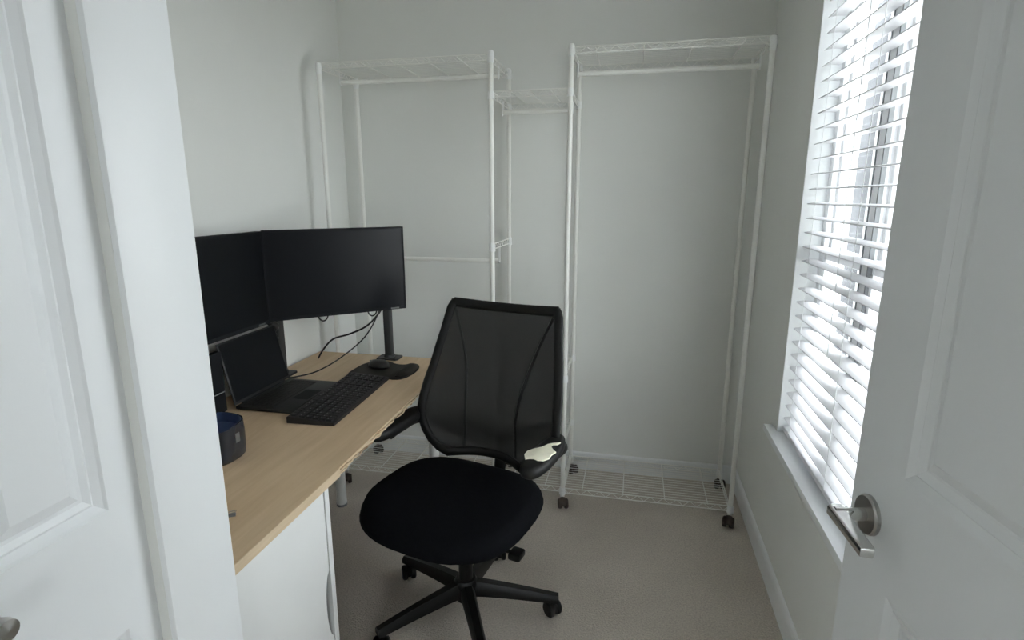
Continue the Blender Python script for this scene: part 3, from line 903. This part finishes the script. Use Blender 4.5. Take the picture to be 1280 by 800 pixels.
# ------------------------------------------------------------------ office chair
def make_chair():
    fx, fy = -.249, -.969
    rz = math.atan2(fy, fx) + pi / 2          # local -y is the facing direction
    root = tag(empty('office_chair', (-.577, 1.775, 0), rz), 'black mesh-back office chair with one torn armrest showing foam', 'chair')
    # ---- seat cushion
    def outline(s, n=48):
        o = []
        for k in range(n):
            a = 2 * pi * k / n; c_, s_ = cos(a), sin(a)
            e = 2.9
            x = .312 * abs(c_) ** (2 / e) * (1 if c_ > 0 else -1)
            y = .289 * abs(s_) ** (2 / e) * (1 if s_ > 0 else -1)
            o.append((x * s - .028, y * s))
        return o
    b = bmesh.new(); rings = []
    for z, s in ((.385, .78), (.395, .90), (.412, .975), (.432, 1.0), (.450, .985), (.462, .945), (.470, .86), (.472, .7), (.468, .45), (.466, .2)):
        ring = []
        for x, y in outline(s):
            zz = z - .030 * max(0, (-y - .12) / .17) ** 2 * (1 if z > .43 else .4) + .014 * (x / .29) ** 2 * (1 if z > .45 else 0)
            ring.append(Vector((x, y - .0, zz + .013)))
        rings.append(ring)
    loft(b, rings); link('seat', b, 'seat', root, smooth=70)
    b = bmesh.new()
    loft(b, [[Vector((x, y, z)) for x, y in outline(s, 32)] for z, s in ((.345, .35), (.372, .60), (.390, .80))])
    link('seat_pan', b, 'base', root, smooth=50)
    link('tilt_mechanism', box(-.07, .07, -.09, .17, .300, .362, .012), 'base', root, smooth=40)
    b = tube(bmesh.new(), smooth_path([(.06, -.03, .335), (.20, -.02, .335), (.235, -.02, .33)], 4), .007, 8); lv = link('seat_lever', b, 'base', root, smooth=60)
    link('lever_grip', box(.215, .262, -.045, .010, .318, .345, .008), 'base', lv, smooth=40)
    # ---- backrest: curved surface  (u across, v up)
    VT = .640
    keys = [(0, .165), (.015, .215), (.045, .256), (.09, .287), (.14, .304), (.20, .309), (.28, .303), (.40, .283), (.55, .258), (.60, .250), (VT, .244)]
    def hw(v):
        for (a, wa), (c, wc) in zip(keys, keys[1:]):
            if v <= c: t = (v - a) / (c - a); t = t * t * (3 - 2 * t) * .4 + t * .6; return wa + (wc - wa) * t
        return keys[-1][1]
    def surf(u, v, off=0.0):
        h = hw(v); q = u / h
        dep = .265 + .06 * (v / VT) + .055 * (v / VT) ** 2          # lean back
        dep -= .030 * math.exp(-((v - .20) / .13) ** 2)             # lumbar
        dep -= (.068 - .040 * (v / VT)) * q * q                    # wings come forward
        return Vector((u - .012 * (1 - v / VT), dep + off, .525 + v * .960 - (.012 * (1 - q * q) if v > .6 else 0)))
    # outline of the frame
    path = []
    nb = 14
    for k in range(nb + 1):
        u = -.165 + .33 * k / nb; path.append(surf(u, 0.0))
    vs = [.015, .045, .09, .14, .19, .24, .30, .37, .44, .51, .57, .605]
    for v in vs: path.append(surf(hw(v), v))
    path.append(surf(hw(VT) - .004, .626)); 
    for k in range(13):
        u = .228 - .456 * k / 12; path.append(surf(u, VT))
    path.append(surf(-hw(VT) + .004, .626))
    for v in vs[::-1]: path.append(surf(-hw(v), v))
    # frame: flattened profile that is broader in the plane of the back
    b = bmesh.new()
    cen = Vector((0, .28, .83)); n = len(path); rings = []
    for i in range(n):
        p = path[i]; t = (path[(i + 1) % n] - path[i - 1]).normalized()
        inward = (cen - p); inward -= t * inward.dot(t); inward.normalize()
        nn = t.cross(inward)
        rings.append([p + inward * (.012 + .019 * cos(2 * pi * k / 10)) + nn * (.011 * sin(2 * pi * k / 10)) for k in range(10)])
    R = [[b.verts.new(p) for p in r] for r in rings]
    for i in range(n):
        for k in range(10):
            b.faces.new((R[i][k], R[i][(k + 1) % 10], R[(i + 1) % n][(k + 1) % 10], R[(i + 1) % n][k]))
    link('back_frame', b, 'black_plastic', root, smooth=60)
    # mesh panel
    b = bmesh.new(); G = []
    NV, NU = 26, 22
    for j in range(NV + 1):
        v = VT * j / NV
        G.append([b.verts.new(surf(hw(v) * .985 * (-1 + 2 * i / NU), v, -.002)) for i in range(NU + 1)])
    for j in range(NV):
        for i in range(NU): b.faces.new((G[j][i], G[j][i + 1], G[j + 1][i + 1], G[j + 1][i]))
    mp = link('mesh_panel', b, 'mesh', root, smooth=80)
    # sewn seams that divide the mesh into three
    for s in (-1, 1):
        pts = [surf(s * u, v, -.006) for u, v in ((.215, .600), (.185, .52), (.158, .44), (.133, .35), (.118, .26), (.112, .17), (.113, .08), (.116, .02))]
        link('seam', tube(bmesh.new(), smooth_path(pts, 4), .0058, 6), 'black_plastic', mp, smooth=60)
    # bowed bracket behind the mesh and the stem that carries the back
    pts = [surf(-.275, .20, .03), surf(-.19, .165, .05), surf(-.10, .10, .06), surf(0, .06, .06), surf(.10, .10, .06), surf(.19, .165, .05), surf(.275, .20, .03)]
    link('back_bracket', tube(bmesh.new(), smooth_path(pts, 5), .013, 10), 'black_plastic', root, smooth=60)
    pts = [(0, .12, .335), (0, .24, .345), (0, .295, .40), (0, .315, .48), (0, .325, .575)]
    b = bmesh.new(); rings = []
    for p, a, c in frames(smooth_path(pts, 5)):
        rings.append([p + a * (.010 * sin(2 * pi * k / 12)) + Vector((.026 * cos(2 * pi * k / 12), 0, 0)) for k in range(12)])
    loft(b, rings); link('back_stem', b, 'black_plastic', root, smooth=60)
    # ---- arms
    for s in (-1, 1):
        arm = empty('armrest'); arm.parent = root; arm.location = (.296 if s > 0 else -.338, .010, .012)
        pts = [(-s * .10, .315, .575), (-s * .02, .295, .60), (s * .012, .215, .625), (s * .004, .10, .632), (0, .03, .630)]
        b = bmesh.new(); rings = []
        for p, a, c in frames(smooth_path(pts, 5)):
            rings.append([p + Vector((.014 * cos(2 * pi * k / 10), 0, .021 * sin(2 * pi * k / 10))) for k in range(10)])
        loft(b, rings); link('arm_strut', b, 'black_plastic', arm, smooth=60)
        # pad: rounded bar, a little wider at the front
        b = bmesh.new()
        def po(sc_, n=36):
            o = []
            for k in range(n):
                a = 2 * pi * k / n; c_, s_ = cos(a), sin(a)
                x = .047 * abs(c_) ** .8 * (1 if c_ > 0 else -1); y = .155 * abs(s_) ** .85 * (1 if s_ > 0 else -1)
                x *= 1 - .12 * (y / .155)
                o.append((x * sc_ if sc_ < 1 else x, y - (0) if sc_ >= 1 else y * (1 - (1 - sc_) * .35)))
            return o
        loft(b, [[Vector((x, y + .075, z + .02 * max(0, y) )) for x, y in po(q)] for z, q in ((.638, .80), (.645, .95), (.655, 1.0), (.668, .97), (.677, .86), (.680, .6))])
        pad = link('arm_pad', b, 'armpad', arm, smooth=60)
        if s == 1:
            # torn cover: ragged patch of foam standing proud of the pad
            poly = [(-.030, -.020), (-.046, .008), (-.048, .035), (-.036, .062), (-.014, .085), (-.006, .118), (.006, .132), (.030, .150), (.026, .128), (.012, .118), (.014, .098), (.030, .082), (.044, .072), (.036, .048), (.042, .020), (.030, -.004), (.012, -.012), (-.004, -.006), (-.016, -.010)]
            b = prism(bmesh.new(), [(x, y) for x, y in poly], .6785, .6845, .0015)
            fo = link('exposed_foam', b, 'foam', pad, smooth=40); fo['label'] = 'cream foam showing through the torn cover'
    # ---- gas lift, hub, five legs, casters
    bo = Matrix.Rotation(-rz, 4, 'Z') @ Vector((.018, -.004, 0))      # the base stands a little off the seat centre
    b = bmesh.new(); lathe(b, [(0, .075), (.026, .075), (.026, .22), (.017, .222), (.017, .31), (0, .31)], bo, 24); link('gas_lift', b, 'base', root, smooth=40)
    b = bmesh.new(); lathe(b, [(0, .068), (.038, .068), (.047, .085), (.045, .140), (.036, .155), (0, .155)], bo, 28); link('hub', b, 'base', root, smooth=40)
    for ang_ in (9, 81, 153, 225, 297):
        a = radians(ang_) - rz
        b = bmesh.new(); rings = []
        for t in range(9):
            q = t / 8; r = .030 + .318 * q
            zt = .146 - .052 * q ** 1.25; th = .054 - .026 * q; wd = .026 - .007 * q
            sec = [(-wd, 0), (-wd * .98, .6), (-wd * .55, 1), (wd * .55, 1), (wd * .98, .6), (wd, 0)]
            rings.append([Vector((r, x, zt - th + z * th)) for x, z in sec])
        loft(b, rings)
        xform(b, Matrix.Translation(bo) @ Matrix.Rotation(a, 4, 'Z'))
        link('base_leg', b, 'base', root, smooth=40)
        cs = empty('caster'); cs.parent = root
        cs.location = (bo.x + .333 * cos(a), bo.y + .333 * sin(a), 0); cs.rotation_euler = (0, 0, a + [2.2, .5, 2.6, 1.0, -.6][int((ang_ - 9) / 72)])
        b = bmesh.new()
        lathe(b, [(0, .045), (.009, .045), (.009, .076), (0, .076)], (0, 0, 0), 12)
        sp_ = bmesh.ops.create_uvsphere(b, u_segments=16, v_segments=8, radius=.031)['verts']
        for v in sp_: v.co = Vector((v.co.x * .95 + .012, v.co.y * .55, max(v.co.z, -.008) + .032))
        link('caster_hood', b, 'base', cs, smooth=50)
        for s in (-1, 1):
            b = bmesh.new()
            lathe(b, [(0, s * .007), (.026, s * .007), (.030, s * .012), (.030, s * .022), (.025, s * .027), (0, s * .027)], (.012, 0, .030), 24, axis='y')
            link('wheel', b, 'base', cs, smooth=40)
    return root
make_chair()

# ------------------------------------------------------------------ outside the window
struct(link('ground', box(-30, 40, -30, 60, -.75, -.62), 'concrete'), 'pale paved ground around the houses', 'ground')
struct(link('lawn', box(1.6, 18.0, 9.6, 14.4, -.62, -.57), 'lawn'), 'strip of green lawn outside the window', 'lawn')
# grey clad wing of the same building, seen through the far half of the window
b = bmesh.new(); bx(b, XR + WT + .02, 1.135, 3.2, 5.5, -.62, 4.4)
struct(link('wall_wing', b, 'siding'), 'grey clad wing of the house outside the window', 'wall')
struct(link('trim_5', box(1.135, 1.245, 3.17, 3.3, -.62, 4.4, .004), 'sash'), 'white corner board of the clad wing outside', 'corner board')

def house(x, y, wx, wy, hz, label, mcol='house', nwin=3):
    root = tag(empty('house', (x, y, -.62)), label, 'house', 'houses across the lawn')
    link('wall', box(-wx / 2, wx / 2, -wy / 2, wy / 2, 0, hz), mcol, root)
    b = bmesh.new()
    rp = [(-wx / 2 - .4, hz), (0, hz + wx * .32), (wx / 2 + .4, hz), (wx / 2 + .4, hz - .12), (-wx / 2 - .4, hz - .12)]
    loft(b, [[Vector((px, py, pz)) for px, pz in rp] for py in (-wy / 2 - .3, wy / 2 + .3)])
    link('roof', b, 'roof', root)
    for r in range(2):
        for i in range(nwin):
            cxw = -wx / 2 + wx * (i + .5) / nwin; z0 = .9 + r * 2.7
            if z0 + 1.5 > hz: continue
            f = link('window', box(cxw - .55, cxw + .55, -wy / 2 - .05, -wy / 2 + .02, z0, z0 + 1.5, .01), 'sash', root)
            link('pane', box(cxw - .46, cxw - .03, -wy / 2 - .07, -wy / 2, z0 + .09, z0 + 1.41), 'hwin', f)
            link('pane', box(cxw + .03, cxw + .46, -wy / 2 - .07, -wy / 2, z0 + .09, z0 + 1.41), 'hwin', f)
    for i in range(nwin):
        cyw = -wy / 2 + wy * (i + .5) / nwin
        f = link('window', box(-wx / 2 - .05, -wx / 2 + .02, cyw - .5, cyw + .5, .9, 2.3, .01), 'sash', root)
        link('pane', box(-wx / 2 - .07, -wx / 2, cyw - .42, cyw + .42, 1.0, 2.2), 'hwin', f)
    return root
house(9.6, 24.0, 7.0, 8.0, 5.6, 'grey two-storey house standing straight across the lawn', 'house', 3)
house(18.5, 27.0, 8.0, 8.0, 5.4, 'pale two-storey house further along the lawn', 'siding', 3)

def fence(x0, x1, y, h):
    root = tag(empty('garden_fence', ((x0 + x1) / 2, y, -.62)), 'weathered board fence at the far side of the lawn', 'fence')
    ox = (x0 + x1) / 2
    n = int((x1 - x0) / .16)
    first = None
    for i in range(n):
        if first is None:
            b = bmesh.new(); prism(b, [(-.07, -.01), (.07, -.01), (.07, .01), (-.07, .01)], .05, h)
            first = link('board', b, 'fence', root); o = first
        else:
            o = first.copy(); COL.objects.link(o); o.parent = root
        o.location = (x0 - ox + .08 + i * .16, 0, random.uniform(-.015, .015))
    for z in (.3, h - .3): link('rail', box(x0 - ox, x1 - ox, .011, .05, z, z + .09), 'fence', root)
    for k in range(int((x1 - x0) / 2.4) + 1): link('post', box(x0 - ox + k * 2.4, x0 - ox + k * 2.4 + .1, .05, .15, 0, h + .08), 'fence', root)
fence(2.2, 17.0, 14.5, 1.25)
